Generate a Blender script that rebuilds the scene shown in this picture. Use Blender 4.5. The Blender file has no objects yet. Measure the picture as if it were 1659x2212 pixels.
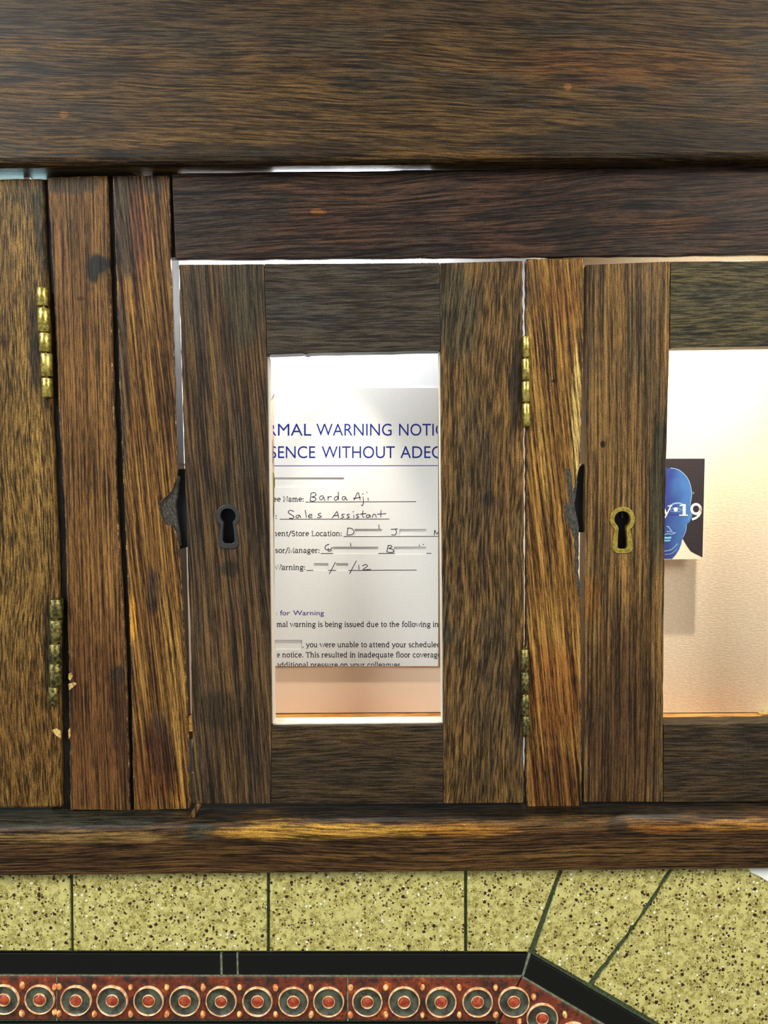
import bpy, bmesh, math, random
from mathutils import Vector, Matrix
from mathutils.geometry import tessellate_polygon
random.seed(7)
S = bpy.context.scene
COL = S.collection

# ---------------------------------------------------------------- camera
F, CX, CY = 1700.0, 829.5, 1106.0          # focal length and centre in photo pixels
CAM = Vector((0.0, -0.51, 1.40))
PITCH, YAW, ROLL = (math.radians(a) for a in (-3.60, 0.49, 0.54))
M3 = (Matrix.Rotation(YAW, 3, 'Z') @ Matrix.Rotation(PITCH, 3, 'X') @ Matrix.Rotation(ROLL, 3, 'Y'))
cam_d = bpy.data.cameras.new('camera')
cam_d.sensor_fit = 'VERTICAL'; cam_d.sensor_height = 36.0; cam_d.sensor_width = 27.0
cam_d.lens = F / 2212 * 36.0
cam_d.clip_start = 0.01
cam = bpy.data.objects.new('camera', cam_d); COL.objects.link(cam)
right, fwd, up = M3.col[0], M3.col[1], M3.col[2]
cam.matrix_world = Matrix(((right.x, up.x, -fwd.x, CAM.x), (right.y, up.y, -fwd.y, CAM.y),
                           (right.z, up.z, -fwd.z, CAM.z), (0, 0, 0, 1)))
S.camera = cam

# ---------------------------------------------------------------- world, room lamps, exposure
w = bpy.data.worlds.new('room_light'); S.world = w; w.use_nodes = True
bg = w.node_tree.nodes['Background']
bg.inputs['Color'].default_value = (0.93, 0.97, 1.0, 1); bg.inputs['Strength'].default_value = 0.55
S.view_settings.view_transform = 'Standard'; S.view_settings.look = 'None'
S.view_settings.exposure = 0.0; S.view_settings.gamma = 1.0; S.view_settings.use_curve_mapping = False

def area(name, loc, target, size, power, color, size_y=None):
    d = bpy.data.lights.new(name, 'AREA'); d.energy = power; d.color = color
    d.shape = 'RECTANGLE' if size_y else 'SQUARE'; d.size = size
    if size_y: d.size_y = size_y
    o = bpy.data.objects.new(name, d); COL.objects.link(o)
    o.location = loc
    zv = (Vector(loc) - Vector(target)).normalized()
    xv = (Vector((1, 0, 0)) - zv * zv.x).normalized(); yv = zv.cross(xv)
    o.rotation_euler = Matrix((xv, yv, zv)).transposed().to_euler()
    return o
area('ceiling_lamp', (-1.3, -1.2, 2.5), (0, 0, 1.4), 0.8, 42, (0.90, 0.97, 1.0))
area('ceiling_lamp', (1.4, -1.3, 2.4), (0, 0, 1.4), 0.8, 34, (1.0, 0.95, 0.86))

# ---------------------------------------------------------------- helpers
def P(x, y, Y=0.0):
    """photo pixel -> point on the vertical plane at depth Y"""
    d = M3 @ Vector(((x - CX) / F, 1.0, -(y - CY) / F))
    return CAM + d * ((Y - CAM.y) / d.y)

ORI = {}
def mesh_obj(name, verts, faces, mat, parent=None, smooth=False, origin=None):
    verts = [Vector(v) for v in verts]
    if origin is None:
        lo = [min(v[i] for v in verts) for i in range(3)]; hi = [max(v[i] for v in verts) for i in range(3)]
        origin = Vector([(a + b) / 2 for a, b in zip(lo, hi)])
    me = bpy.data.meshes.new(name)
    me.from_pydata([v - origin for v in verts], [], faces)
    bm = bmesh.new(); bm.from_mesh(me)
    bmesh.ops.recalc_face_normals(bm, faces=bm.faces); bm.to_mesh(me); bm.free()
    if smooth:
        for p in me.polygons: p.use_smooth = True
    return link(name, me, mat, parent, origin)

def link(name, me, mat, parent, origin):
    if mat and not me.materials: me.materials.append(mat)
    o = bpy.data.objects.new(name, me); COL.objects.link(o)
    origin = Vector(origin)
    ORI[o.name] = origin
    if parent:
        o.parent = parent; o.location = origin - ORI[parent.name]
    else:
        o.location = origin
    return o

def empty(name, loc, parent=None):
    o = bpy.data.objects.new(name, None); COL.objects.link(o); o.empty_display_size = 0.02
    loc = Vector(loc); ORI[o.name] = loc
    if parent: o.parent = parent; o.location = loc - ORI[parent.name]
    else: o.location = loc
    return o

def tag(o, label=None, cat=None, group=None, kind=None):
    for k, v in (('label', label), ('category', cat), ('group', group), ('kind', kind)):
        if v: o[k] = v
    return o

def bevel(o, wd=0.0006, seg=2):
    m = o.modifiers.new('edge', 'BEVEL'); m.width = wd; m.segments = seg
    m.limit_method = 'ANGLE'; m.angle_limit = math.radians(35); m.harden_normals = False
    return o

def plank(name, px, Yf, thick, mat, parent=None, holes=(), bev=0.0006, backpx=None):
    """outline in photo pixels on plane Yf, extruded straight back"""
    loops = [[P(x, y, Yf) for x, y in lp] for lp in [px] + list(holes)]
    verts = [v for lp in loops for v in lp]; n = len(verts)
    if holes:
        front = [tuple(t) for t in tessellate_polygon(loops)]
    else:
        front = [tuple(range(n))]
    faces = list(front) + [tuple(i + n for i in reversed(f)) for f in front]
    k = 0
    for lp in loops:
        m = len(lp)
        for i in range(m):
            a, b = k + i, k + (i + 1) % m
            faces.append((a, b, b + n, a + n))
        k += m
    verts = verts + [v + Vector((0, thick, 0)) for v in verts]
    o = mesh_obj(name, verts, faces, mat, parent)
    if bev: bevel(o, bev)
    return o

def jag(pts, amp, step=9, close=False):
    """subdivide an edge path and roughen it (worn wood edges)"""
    out = []
    for (x0, y0), (x1, y1) in zip(pts[:-1], pts[1:]):
        L = math.hypot(x1 - x0, y1 - y0); n = max(1, int(L / step))
        nx, ny = -(y1 - y0) / L, (x1 - x0) / L
        for i in range(n):
            t = i / n; j = 0 if i == 0 else random.uniform(-amp, amp)
            out.append((x0 + (x1 - x0) * t + nx * j, y0 + (y1 - y0) * t + ny * j))
    out.append(pts[-1])
    return out

def box(name, lo, hi, mat, parent=None, bev=0):
    (a, b, c), (d, e, f) = lo, hi
    v = [(a, b, c), (d, b, c), (d, e, c), (a, e, c), (a, b, f), (d, b, f), (d, e, f), (a, e, f)]
    fs = [(0, 3, 2, 1), (4, 5, 6, 7), (0, 1, 5, 4), (1, 2, 6, 5), (2, 3, 7, 6), (3, 0, 4, 7)]
    o = mesh_obj(name, v, fs, mat, parent)
    if bev: bevel(o, bev)
    return o

# ---------------------------------------------------------------- materials
def lin(c):
    return tuple(((v / 255) / 12.92 if v / 255 <= 0.04045 else ((v / 255 + 0.055) / 1.055) ** 2.4) for v in c) + (1.0,)

class NB:
    def __init__(s, name):
        s.m = bpy.data.materials.new(name); s.m.use_nodes = True
        s.t = s.m.node_tree; s.N = s.t.nodes; s.L = s.t.links
        s.b = s.N['Principled BSDF']
    def put(s, sock, v):
        if isinstance(v, bpy.types.NodeSocket): s.L.new(v, sock)
        else: sock.default_value = v
    def math(s, op, a, b=0.0, c=0.0, clamp=False):
        n = s.N.new('ShaderNodeMath'); n.operation = op; n.use_clamp = clamp
        for i, v in enumerate((a, b, c)): s.put(n.inputs[i], v)
        return n.outputs[0]
    def vmath(s, op, a, b=(0, 0, 0)):
        n = s.N.new('ShaderNodeVectorMath'); n.operation = op
        s.put(n.inputs[0], a); s.put(n.inputs[1], b)
        return n.outputs[0]
    def noise(s, vec, scale=1.0, detail=2.0, rough=0.55, dist=0.0):
        n = s.N.new('ShaderNodeTexNoise')
        s.put(n.inputs['Vector'], vec); s.put(n.inputs['Scale'], scale)
        n.inputs['Detail'].default_value = detail; n.inputs['Roughness'].default_value = rough
        n.inputs['Distortion'].default_value = dist
        return n.outputs['Fac']
    def step(s, v, lo, hi, a=0.0, b=1.0):
        n = s.N.new('ShaderNodeMapRange'); n.interpolation_type = 'SMOOTHSTEP'
        s.put(n.inputs[0], v)
        for i, q in zip((1, 2, 3, 4), (lo, hi, a, b)): s.put(n.inputs[i], q)
        return n.outputs[0]
    def mix(s, f, a, b, mode='MIX'):
        n = s.N.new('ShaderNodeMix'); n.data_type = 'RGBA'; n.blend_type = mode
        s.put(n.inputs[0], f); s.put(n.inputs[6], a); s.put(n.inputs[7], b)
        return n.outputs[2]
    def pos(s):
        return s.N.new('ShaderNodeNewGeometry').outputs['Position']
    def xyz(s, v):
        n = s.N.new('ShaderNodeSeparateXYZ'); s.L.new(v, n.inputs[0]); return n.outputs
    def comb(s, x, y, z):
        n = s.N.new('ShaderNodeCombineXYZ')
        for i, v in enumerate((x, y, z)): s.put(n.inputs[i], v)
        return n.outputs[0]
    def bump(s, h, strength=0.3, dist=0.0004):
        n = s.N.new('ShaderNodeBump'); n.inputs['Strength'].default_value = strength
        n.inputs['Distance'].default_value = dist; s.L.new(h, n.inputs['Height'])
        s.L.new(n.outputs[0], s.b.inputs['Normal'])
    def done(s, col=None, rough=None, spec=None, metal=None):
        for k, v in (('Base Color', col), ('Roughness', rough), ('Specular IOR Level', spec), ('Metallic', metal)):
            if v is not None: s.put(s.b.inputs[k], v)
        return s.m

def wood(name, axis, dark, mid, light, seed=0, tilt=0.0, pore=0.75, porecol=None, band=(0.40, 0.62), lightamt=0.7,
         fine=1.3, aspect=30, bandscale=1.0, blotch=None, blotamt=0.0, spots=(), rough=0.48, bumpk=0.35, warp=1.0, speck=1.0, spec=0.16):
    """stained, worn hardwood: grain runs along world X or Z; spots are stains, or painted shade and highlights (px x, px y, rx, ry, rgb, strength)"""
    n = NB(name); p = n.pos(); c = n.xyz(p)
    u, v = (c[0], c[2]) if axis == 'x' else (c[2], c[0])
    ct, st = math.cos(math.radians(tilt)), math.sin(math.radians(tilt))
    u2 = n.math('ADD', n.math('MULTIPLY', u, ct), n.math('MULTIPLY', v, st))
    v2 = n.math('SUBTRACT', n.math('MULTIPLY', v, ct), n.math('MULTIPLY', u, st))
    wv = n.comb(n.math('MULTIPLY', v2, 14.0), n.math('MULTIPLY', c[1], 14.0), n.math('MULTIPLY_ADD', u2, 5.0, seed * 3.7))
    wn = n.math('MULTIPLY', n.math('SUBTRACT', n.noise(wv, 1.0, 2), 0.5), 0.018 * warp)
    v3 = n.math('ADD', v2, wn)
    def g(sv, su, detail, off):
        return n.noise(n.comb(n.math('MULTIPLY_ADD', v3, sv, seed * 5.1 + off), n.math('MULTIPLY', c[1], sv),
                              n.math('MULTIPLY_ADD', u2, su, seed * 2.3 + off)), 1.0, detail, 0.6)
    nb = g(80 * bandscale, 4.0 * bandscale, 4, 0.0)
    nl = g(760 * fine, 760 * fine / aspect, 2, 11.0)
    nf = g(1700, 120, 2, 23.0)
    nk = n.noise(p, 1500.0, 2, 0.7)
    col = n.mix(n.step(nb, band[0] - 0.12, band[0] + 0.10), lin(dark), lin(mid))
    col = n.mix(n.math('MULTIPLY', n.step(nb, band[1] - 0.10, band[1] + 0.08), lightamt), col, lin(light))
    # golden flecks between the pores
    col = n.mix(n.math('MULTIPLY', n.step(nl, 0.50, 0.64), 0.4 * lightamt), col, lin(light))
    if blotch:
        nbl = g(38, 11, 4, 37.0)
        col = n.mix(n.math('MULTIPLY', n.step(nbl, 0.47, 0.60), blotamt), col, lin(blotch))
    for (sx, sy, rx, ry, sc, k) in spots:
        q = P(sx, sy, 0.0); px = 0.0003
        dx = n.math('DIVIDE', n.math('SUBTRACT', c[0], q.x), rx * px); dz = n.math('DIVIDE', n.math('SUBTRACT', c[2], q.z), ry * px)
        d = n.math('SQRT', n.math('ADD', n.math('MULTIPLY', dx, dx), n.math('MULTIPLY', dz, dz)))
        d = n.math('ADD', d, n.math('MULTIPLY', n.math('SUBTRACT', g(130, 30, 3, 51.0 + sx * 0.1), 0.5), 1.5))
        col = n.mix(n.step(d, 0.62, 1.15, k, 0.0), col, lin((sc[0], sc[1] * 0.95, sc[2] * 0.86)))
    pc = lin(porecol or tuple(x * 0.42 for x in dark))
    ng = n.math('ADD', n.math('MULTIPLY', nl, 0.6), n.math('MULTIPLY', nf, 0.4))
    kk = n.step(ng, 0.37, 0.65, 0.86 * max(0.05, 1.0 - 1.1 * pore), 0.92 * (1.0 + 1.05 * pore))
    col = n.mix(1.0, col, n.comb(kk, kk, kk), 'MULTIPLY')
    col = n.mix(n.math('MULTIPLY', n.step(nl, 0.44, 0.35), pore * 0.7), col, pc)
    k = n.math('MULTIPLY_ADD', n.math('SUBTRACT', nk, 0.5), speck * 2.2, 0.87)
    col = n.mix(1.0, col, n.comb(k, n.math('MULTIPLY', k, 0.97), n.math('MULTIPLY', k, 0.80)), 'MULTIPLY')
    n.bump(n.math('ADD', nl, n.math('MULTIPLY', nf, 0.5)), bumpk, 0.0005)
    return n.done(col, n.math('MULTIPLY_ADD', nb, 0.2, rough - 0.1), spec)

def plain(name, rgb, rough=0.5, spec=0.5, metal=0.0, var=0.0, scale=300.0, bumpk=0.0, rgb2=None):
    n = NB(name); col = lin(rgb)
    if var or rgb2 or bumpk:
        nz = n.noise(n.pos(), scale, 4)
        if rgb2: col = n.mix(n.step(nz, 0.38, 0.62), col, lin(rgb2))
        elif var:
            k = n.math('MULTIPLY_ADD', n.math('SUBTRACT', nz, 0.5), var * 2, 1.0)
            col = n.mix(1.0, col, n.comb(k, k, k), 'MULTIPLY')
        if bumpk: n.bump(nz, bumpk, 0.0003)
    return n.done(col, rough, spec, metal)

def terrazzo():
    n = NB('terrazzo'); p = n.pos()
    base = n.mix(n.step(n.noise(p, 260, 4), 0.36, 0.64), lin((146, 134, 66)), lin((196, 186, 110)))
    base = n.mix(n.step(n.noise(p, 900, 2), 0.50, 0.68), base, lin((210, 202, 140)))
    def chips(scale, lo, col, base, size):
        v = n.N.new('ShaderNodeTexVoronoi'); v.inputs['Scale'].default_value = scale
        wp = n.vmath('ADD', p, n.vmath('SCALE', p)); 
        n.L.new(n.vmath('ADD', p, n.comb(n.math('MULTIPLY', n.noise(p, 700, 2), 0.0016), 0.0, n.math('MULTIPLY', n.noise(n.vmath('ADD', p, (3, 1, 2)), 700, 2), 0.0016))), v.inputs['Vector'])
        r = n.xyz(v.outputs['Color'])[0]
        f = n.math('MULTIPLY', n.math('LESS_THAN', r, lo), n.step(v.outputs['Distance'], size * 0.85, size, 1.0, 0.0))
        return n.mix(f, base, lin(col)), f
    base, _ = chips(420, 0.16, (126, 112, 40), base, 0.50)
    base, _ = chips(420, 0.07, (230, 226, 190), base, 0.42)
    base, _ = chips(480, 0.12, (58, 40, 28), base, 0.46)
    base, f = chips(300, 0.07, (48, 32, 24), base, 0.40)
    base, f = chips(700, 0.12, (74, 58, 32), base, 0.45)
    n.bump(n.noise(p, 900, 2), 0.12, 0.0002)
    return n.done(base, 0.33, 0.5)

def brass(name, a, b, rough=0.3):
    n = NB(name); p = n.pos(); nz = n.noise(p, 420, 4); nz2 = n.noise(n.vmath('MULTIPLY', p, (1500, 1500, 500)), 1.0, 2)
    col = n.mix(n.step(nz, 0.40, 0.62), lin(a), lin(b))
    n.bump(n.math('ADD', nz, n.math('MULTIPLY', nz2, 0.4)), 0.35, 0.0004)
    return n.done(col, n.math('MULTIPLY_ADD', nz, 0.35, rough - 0.1), 0.5, 0.85)

# --- wood sets: colours as the photo shows each board
BLK = (34, 33, 32)
W_top = wood('wood_top_board', 'x', (42, 33, 24), (72, 53, 33), (112, 82, 42), 1, tilt=-2.5, blotch=(52, 48, 44), blotamt=0.55, lightamt=0.55, pore=0.66,
             spots=[(1400, 320, 420, 40, (40, 34, 30), .75), (500, 345, 330, 18, (34, 28, 24), .7), (830, 25, 1200, 55, (66, 52, 38), .75), (155, 265, 10, 10, (120, 84, 44), .9), (1217, 208, 10, 10, (124, 94, 48), .9), (1330, 165, 260, 40, (92, 58, 30), .5)], rough=0.46, aspect=34)  # dark spots along the lower edge paint shade into the wood
W_rail = wood('wood_rail', 'x', (42, 31, 27), (62, 43, 36), (92, 62, 36), 2, tilt=2.0, blotch=(44, 40, 38), blotamt=0.5, lightamt=0.55, band=(0.42, 0.66),
              spots=[(470, 470, 130, 110, (56, 48, 46), .8), (1240, 510, 70, 55, (36, 30, 28), .8), (686, 458, 18, 9, (126, 84, 44), .8), (1470, 480, 70, 30, (88, 56, 32), .45)], rough=0.44, aspect=34)
W_ldoor = wood('wood_yellow_door', 'z', (74, 52, 28), (112, 84, 44), (150, 116, 62), 3, pore=0.72, aspect=13, lightamt=0.65, fine=1.35, bandscale=1.3,
               spots=[(95, 480, 24, 110, (62, 56, 48), .85), (70, 420, 60, 40, (74, 66, 50), .6), (60, 1600, 120, 190, (96, 66, 34), .5), (74, 740, 13, 130, (40, 36, 32), .8), (104, 1400, 10, 125, (40, 34, 28), .8)], warp=1.5)  # last two spots paint the shade of the hinge recesses
W_post1 = wood('wood_post_tan', 'z', (74, 48, 26), (112, 78, 43), (146, 106, 60), 4, pore=0.75, aspect=60, lightamt=0.6, fine=1.15, warp=0.25,
               spots=[(216, 570, 30, 24, (42, 42, 42), 1.0), (200, 592, 15, 24, (42, 42, 42), 1.0), (176, 645, 12, 5, (70, 52, 44), .9), (150, 400, 60, 20, (66, 58, 50), .8),
                      (215, 1560, 85, 270, (82, 52, 34), .6), (255, 1460, 18, 22, (56, 50, 46), .9), (268, 1600, 22, 180, (58, 40, 32), .7)])
W_post2 = wood('wood_post_golden_left', 'z', (58, 36, 22), (108, 74, 38), (160, 122, 62), 5, tilt=-4.5, pore=0.95, aspect=55, lightamt=0.85, fine=0.9, warp=0.3, porecol=(38, 22, 14),
               spots=[(265, 470, 42, 150, (64, 58, 54), .9), (320, 400, 40, 22, (70, 60, 56), .8), (300, 500, 26, 110, (98, 58, 44), .6), (262, 800, 16, 230, (66, 58, 54), .75), (330, 1280, 14, 60, (60, 50, 46), .8), (345, 1600, 26, 80, (62, 54, 50), .8),
                      (325, 1660, 60, 110, (80, 44, 26), .6), (380, 1720, 22, 30, (150, 108, 52), .6), (285, 1330, 10, 60, (188, 138, 60), .8)], bumpk=0.6)
W_stileL = wood('wood_door_stile_grey_brown', 'z', (52, 42, 36), (82, 62, 44), (134, 98, 50), 6, tilt=-3.5, pore=0.6, aspect=50, lightamt=0.6, band=(0.46, 0.66), warp=0.5, bandscale=1.6,
                blotch=(56, 52, 48), blotamt=0.35, spots=[(530, 640, 48, 120, (66, 63, 56), .8), (420, 640, 26, 90, (62, 58, 52), .6), (495, 1230, 22, 20, (44, 42, 40), .85), (493, 1060, 18, 60, (56, 52, 48), .7), (470, 1540, 60, 50, (48, 42, 36), .6)])
W_stileR = wood('wood_door_stile_flecked', 'z', (60, 48, 36), (96, 72, 44), (142, 106, 58), 7, tilt=2.0, pore=0.68, aspect=16, lightamt=0.65, warp=1.2,
                blotch=(70, 60, 48), blotamt=0.5, spots=[(985, 680, 50, 120, (66, 64, 56), .75), (1052, 1078, 14, 20, (52, 48, 46), .9), (1118, 826, 16, 110, (46, 40, 36), .85), (1118, 1496, 18, 105, (46, 38, 34), .8), (965, 1370, 12, 26, (56, 62, 58), .7), (1010, 1690, 60, 60, (62, 52, 38), .5)])  # dark spots beside the hinges paint in the mortise shade
W_drail = wood('wood_door_rail_grey', 'x', (54, 48, 44), (66, 58, 52), (92, 80, 64), 8, pore=0.5, lightamt=0.4, blotch=(60, 62, 64), blotamt=0.4, aspect=24, rough=0.4, warp=0.8)
W_drail2 = wood('wood_door_rail_dark', 'x', (48, 40, 33), (64, 51, 38), (92, 70, 42), 9, pore=0.55, lightamt=0.5, blotch=(46, 46, 42), blotamt=0.4, aspect=24, warp=0.8)
W_post3 = wood('wood_post_golden_right', 'z', (66, 42, 22), (118, 82, 40), (170, 132, 68), 10, tilt=-5.5, pore=1.0, aspect=60, lightamt=0.9, fine=0.85, warp=0.3, porecol=(36, 20, 12),
               spots=[(1215, 650, 36, 60, (120, 76, 34), .4), (1197, 823, 8, 5, (40, 34, 30), .95), (1195, 1690, 60, 80, (80, 44, 26), .6), (1245, 900, 10, 150, (210, 190, 130), .6), (1150, 620, 18, 60, (70, 54, 40), .6), (1200, 1500, 60, 120, (110, 62, 30), .5)], bumpk=0.7)
W_rstile = wood('wood_right_stile', 'z', (72, 54, 36), (112, 84, 50), (152, 114, 64), 11, pore=0.7, aspect=60, lightamt=0.55, warp=0.3, bandscale=1.5,
                blotch=(78, 66, 52), blotamt=0.5, spots=[(1302, 960, 6, 8, (30, 28, 28), .98), (1425, 1050, 26, 190, (58, 60, 54), .85), (1340, 1600, 90, 300, (70, 50, 36), .8), (1375, 700, 20, 130, (88, 80, 68), .5), (1280, 1300, 22, 60, (122, 84, 42), .7)])
W_rrail = wood('wood_right_rail', 'x', (52, 48, 40), (74, 66, 46), (116, 98, 60), 12, pore=0.65, lightamt=0.5, blotch=(60, 60, 52), blotamt=0.5, aspect=14, warp=1.6)
W_sill = wood('wood_sill', 'x', (44, 31, 22), (72, 50, 31), (110, 80, 42), 13, pore=0.7, lightamt=0.6, aspect=40, rough=0.4,
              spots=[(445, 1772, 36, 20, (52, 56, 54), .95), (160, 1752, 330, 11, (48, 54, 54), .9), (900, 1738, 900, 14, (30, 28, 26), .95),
                     (700, 1770, 240, 18, (190, 150, 76), .8), (1000, 1768, 150, 14, (150, 108, 52), .8), (170, 1782, 240, 14, (140, 116, 80), .7), (1590, 1756, 130, 12, (170, 126, 66), .75), (1320, 1760, 30, 20, (46, 38, 32), .9), (1400, 1762, 80, 12, (140, 94, 46), .7)])  # ledge spots mix grime and painted shade; pale ones mix wear and painted highlight
W_dark = wood('wood_blocker_dark', 'z', (22, 18, 16), (32, 26, 22), (46, 36, 28), 14, lightamt=0.3)
W_floor = wood('wood_box_floor', 'x', (150, 96, 44), (198, 140, 74), (222, 176, 112), 15, pore=0.35, aspect=40, lightamt=0.6, speck=0.2)
M_peach = plain('paint_peach', (240, 213, 184), 0.6, 0.3, var=0.05, scale=60)
M_white = plain('paint_white', (240, 232, 222), 0.55, 0.3, var=0.06, scale=200)
def cardmat():
    n = NB('cream_fibre_card'); p = n.pos()
    nz = n.noise(n.vmath('MULTIPLY', p, (330, 330, 900)), 1.0, 3); sp = n.noise(p, 330, 2)
    col = n.mix(n.step(nz, 0.4, 0.65), lin((224, 204, 174)), lin((233, 215, 186)))
    col = n.mix(n.step(sp, 0.775, 0.80), col, lin((150, 105, 60)))
    n.bump(nz, 0.35, 0.0006)
    return n.done(col, 0.85, 0.2)
M_card = cardmat()
M_paper = plain('white_paper', (223, 221, 214), 0.75, 0.25, var=0.05, scale=500, bumpk=0.08)
M_ink = plain('black_ink', (38, 34, 36), 0.7, 0.2)
M_pen = plain('ballpoint_ink', (34, 26, 46), 0.6, 0.3)
M_navy = plain('navy_ink', (22, 38, 120), 0.7, 0.2)
M_violet = plain('violet_ink', (84, 66, 140), 0.7, 0.2)
M_brass = brass('worn_brass', (150, 134, 60), (206, 186, 100), 0.24)
M_brass_d = brass('tarnished_brass', (74, 72, 44), (150, 136, 78), 0.36)
M_brass_e = brass('dull_brass_escutcheon', (150, 130, 56), (176, 154, 74), 0.42)
M_iron = plain('black_iron', (52, 54, 52), 0.42, 0.5, 0.4, var=0.4, scale=500, bumpk=0.25)
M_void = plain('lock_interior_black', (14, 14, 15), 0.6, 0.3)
def bruise():
    n = NB('bruised_edge'); p = n.pos(); nz = n.noise(n.vmath('MULTIPLY', p, (1700, 1700, 520)), 1.0, 4, 0.7)
    col = n.mix(n.step(nz, 0.40, 0.56), lin((26, 23, 19)), lin((76, 70, 56)))
    col = n.mix(n.step(nz, 0.62, 0.72), col, lin((176, 166, 132)))
    n.bump(nz, 1.0, 0.0012)
    return n.done(col, 0.5, 0.5)
M_filler = bruise()
M_terr = terrazzo()
M_grout = plain('dark_green_grout', (64, 72, 50), 0.85, 0.2, var=0.3, scale=500, rgb2=(84, 92, 66))
M_grout2 = plain('pale_grout', (120, 126, 104), 0.85, 0.2, var=0.3, scale=400, rgb2=(92, 100, 76))
M_black = plain('black_glazed_tile', (9, 11, 11), 0.22, 0.5, var=0.3, scale=200)
def glaze():
    n = NB('copper_red_glaze'); p = n.pos(); nz = n.noise(p, 150, 5, 0.65); n2 = n.noise(p, 520, 3)
    col = n.mix(n.step(nz, 0.36, 0.58), lin((54, 38, 32)), lin((116, 52, 32)))
    col = n.mix(n.step(nz, 0.58, 0.74), col, lin((186, 92, 42)))
    col = n.mix(n.step(n2, 0.60, 0.70), col, lin((40, 30, 26)))
    n.bump(nz, 0.3, 0.0006)
    return n.done(col, 0.3, 0.5)
M_glaze = glaze()
M_dish = plain('olive_black_glaze', (52, 48, 40), 0.3, 0.5, scale=150, rgb2=(80, 86, 70), bumpk=0.1)
M_rim = plain('cream_glaze_rim', (240, 208, 160), 0.3, 0.5, scale=260, rgb2=(206, 140, 84))
M_boss = plain('red_glaze_boss', (140, 46, 26), 0.3, 0.5, scale=330, rgb2=(176, 76, 44), bumpk=0.2)
M_bead = plain('orange_glaze_bead', (200, 100, 48), 0.28, 0.5, scale=420, rgb2=(240, 190, 120), bumpk=0.3)
M_patch = plain('patch_white', (236, 238, 230), 0.8, 0.2, var=0.1, scale=300, bumpk=0.4)
M_wall = plain('wall_render', (96, 98, 74), 0.85, 0.2, var=0.2, scale=80)
M_fl = plain('stone_floor', (120, 112, 98), 0.6, 0.3, var=0.2, scale=30)

# ================================================================ setting: wall with its tiles, floor
TY = -0.010                                  # front of the tiles
def wz(y, Y=0.0): return P(830, y, Y).z
zs_top, zs_bot = wz(-260), wz(1860)
wl = (-1.6, 1.6)
hx0, hx1 = P(-740, 1000, 0).x, P(2330, 1000, 0).x
outer = [Vector((wl[0], TY + .002, 0)), Vector((wl[1], TY + .002, 0)), Vector((wl[1], TY + .002, 2.7)), Vector((wl[0], TY + .002, 2.7))]
hole = [Vector((hx0, TY + .002, zs_bot)), Vector((hx1, TY + .002, zs_bot)), Vector((hx1, TY + .002, zs_top)), Vector((hx0, TY + .002, zs_top))]
tri = [tuple(t) for t in tessellate_polygon([outer, hole])]
vv = outer + hole; n8 = 8
fc = list(tri) + [tuple(i + n8 for i in reversed(t)) for t in tri]
for b0 in (0, 4):
    for i in range(4):
        a, b = b0 + i, b0 + (i + 1) % 4; fc.append((a, b, b + n8, a + n8))
wall = mesh_obj('wall_back', vv + [v + Vector((0, 0.16, 0)) for v in vv], fc, M_grout, origin=Vector((0, TY, 0)))
tag(wall, kind='structure')
floor = box('floor', (-1.6, -2.4, -0.05), (1.6, TY + 0.16, 0.0), M_fl); tag(floor, kind='structure')

def tile(name, px, mat, thick=0.006, Yf=TY, bev=0.0004):
    return plank(name, px, Yf, thick, mat, wall, bev=bev)

g = 3.5                                        # half joint in px
yt = 1862                                      # hidden under the sill
yb = lambda x: 2053.5 + (x / 1140) * 1.5
xs = [-700, -272, 155.5, 579.5, 1006]
for a, b in zip(xs[:-1], xs[1:]):
    tile('terrazzo_tile', [(a + g - (2 if a > 100 and a < 200 else 0), yt), (b - g - (2 if b > 100 and b < 200 else 0), yt), (b - g, yb(b)), (a + g, yb(a))], M_terr)
tile('terrazzo_tile', jag([(1006 + g, 2055), (1006 + g, yt), (1218 - g - 1, yt)], 0) + [(1146 - g - 1, 2056)], M_terr)
# raking pieces beside the turned border
tile('terrazzo_tile', [(1218 + g + 1, yt), (1461 - g - 2, yt)] + jag([(1458 - g - 2, yt + 4), (1380, 1982), (1276 - g - 2, 2124)], 1.6, 14)[1:] + [(1152 + g, 2058)], M_terr)
tile('terrazzo_tile', jag([(1280 + g, 2128), (1385 + g, 1984), (1463 + g + 1, yt)], 1.6, 14) + [(2000, yt), (2000, 2552)], M_terr)
tile('white_patch', [(1612, 1868), (1690, 1862), (1690, 1924), (1659, 1904), (1640, 1893), (1622, 1885)], M_patch, 0.0012, TY - 0.0008, 0.0002)  # thin white patch over the tile edge
# black border
tile('border_tile', [(-700, 2057), (474.5, 2060), (475.5, 2106), (-700, 2103)], M_black, bev=0.0006)
tile('border_tile', [(480.5, 2060), (510, 2060), (511, 2106), (481.5, 2106)], M_black, bev=0.0006)
tile('border_tile', [(515, 2060), (1140, 2060.5), (1126, 2106.5), (516, 2106)], M_black, bev=0.0006)
tile('border_tile', [(1147, 2063), (1700, 2386), (1700, 2442), (1132, 2109)], M_black, bev=0.0006)
# fillets of pale grout against the border
for q in ([(475.2, 2060), (480, 2060), (481, 2107), (476, 2107)], [(510.4, 2060), (514.6, 2060), (515.6, 2107), (511.4, 2107)],
          [(1140.6, 2059), (1146.4, 2061), (1131.4, 2109), (1126.6, 2108)], [(-700, 2103.5), (1127, 2107), (1125, 2111.5), (-700, 2108)], [(1131, 2109.6), (1700, 2443), (1700, 2450), (1127, 2112)], [(121.2, 2109), (124, 2109), (124, 2205), (121.2, 2205)], [(749.2, 2110), (753.2, 2110), (753, 2206), (749.6, 2206)]):
    tile('grout_fillet', q, M_grout2, 0.004, TY + 0.0006, 0)

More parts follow.
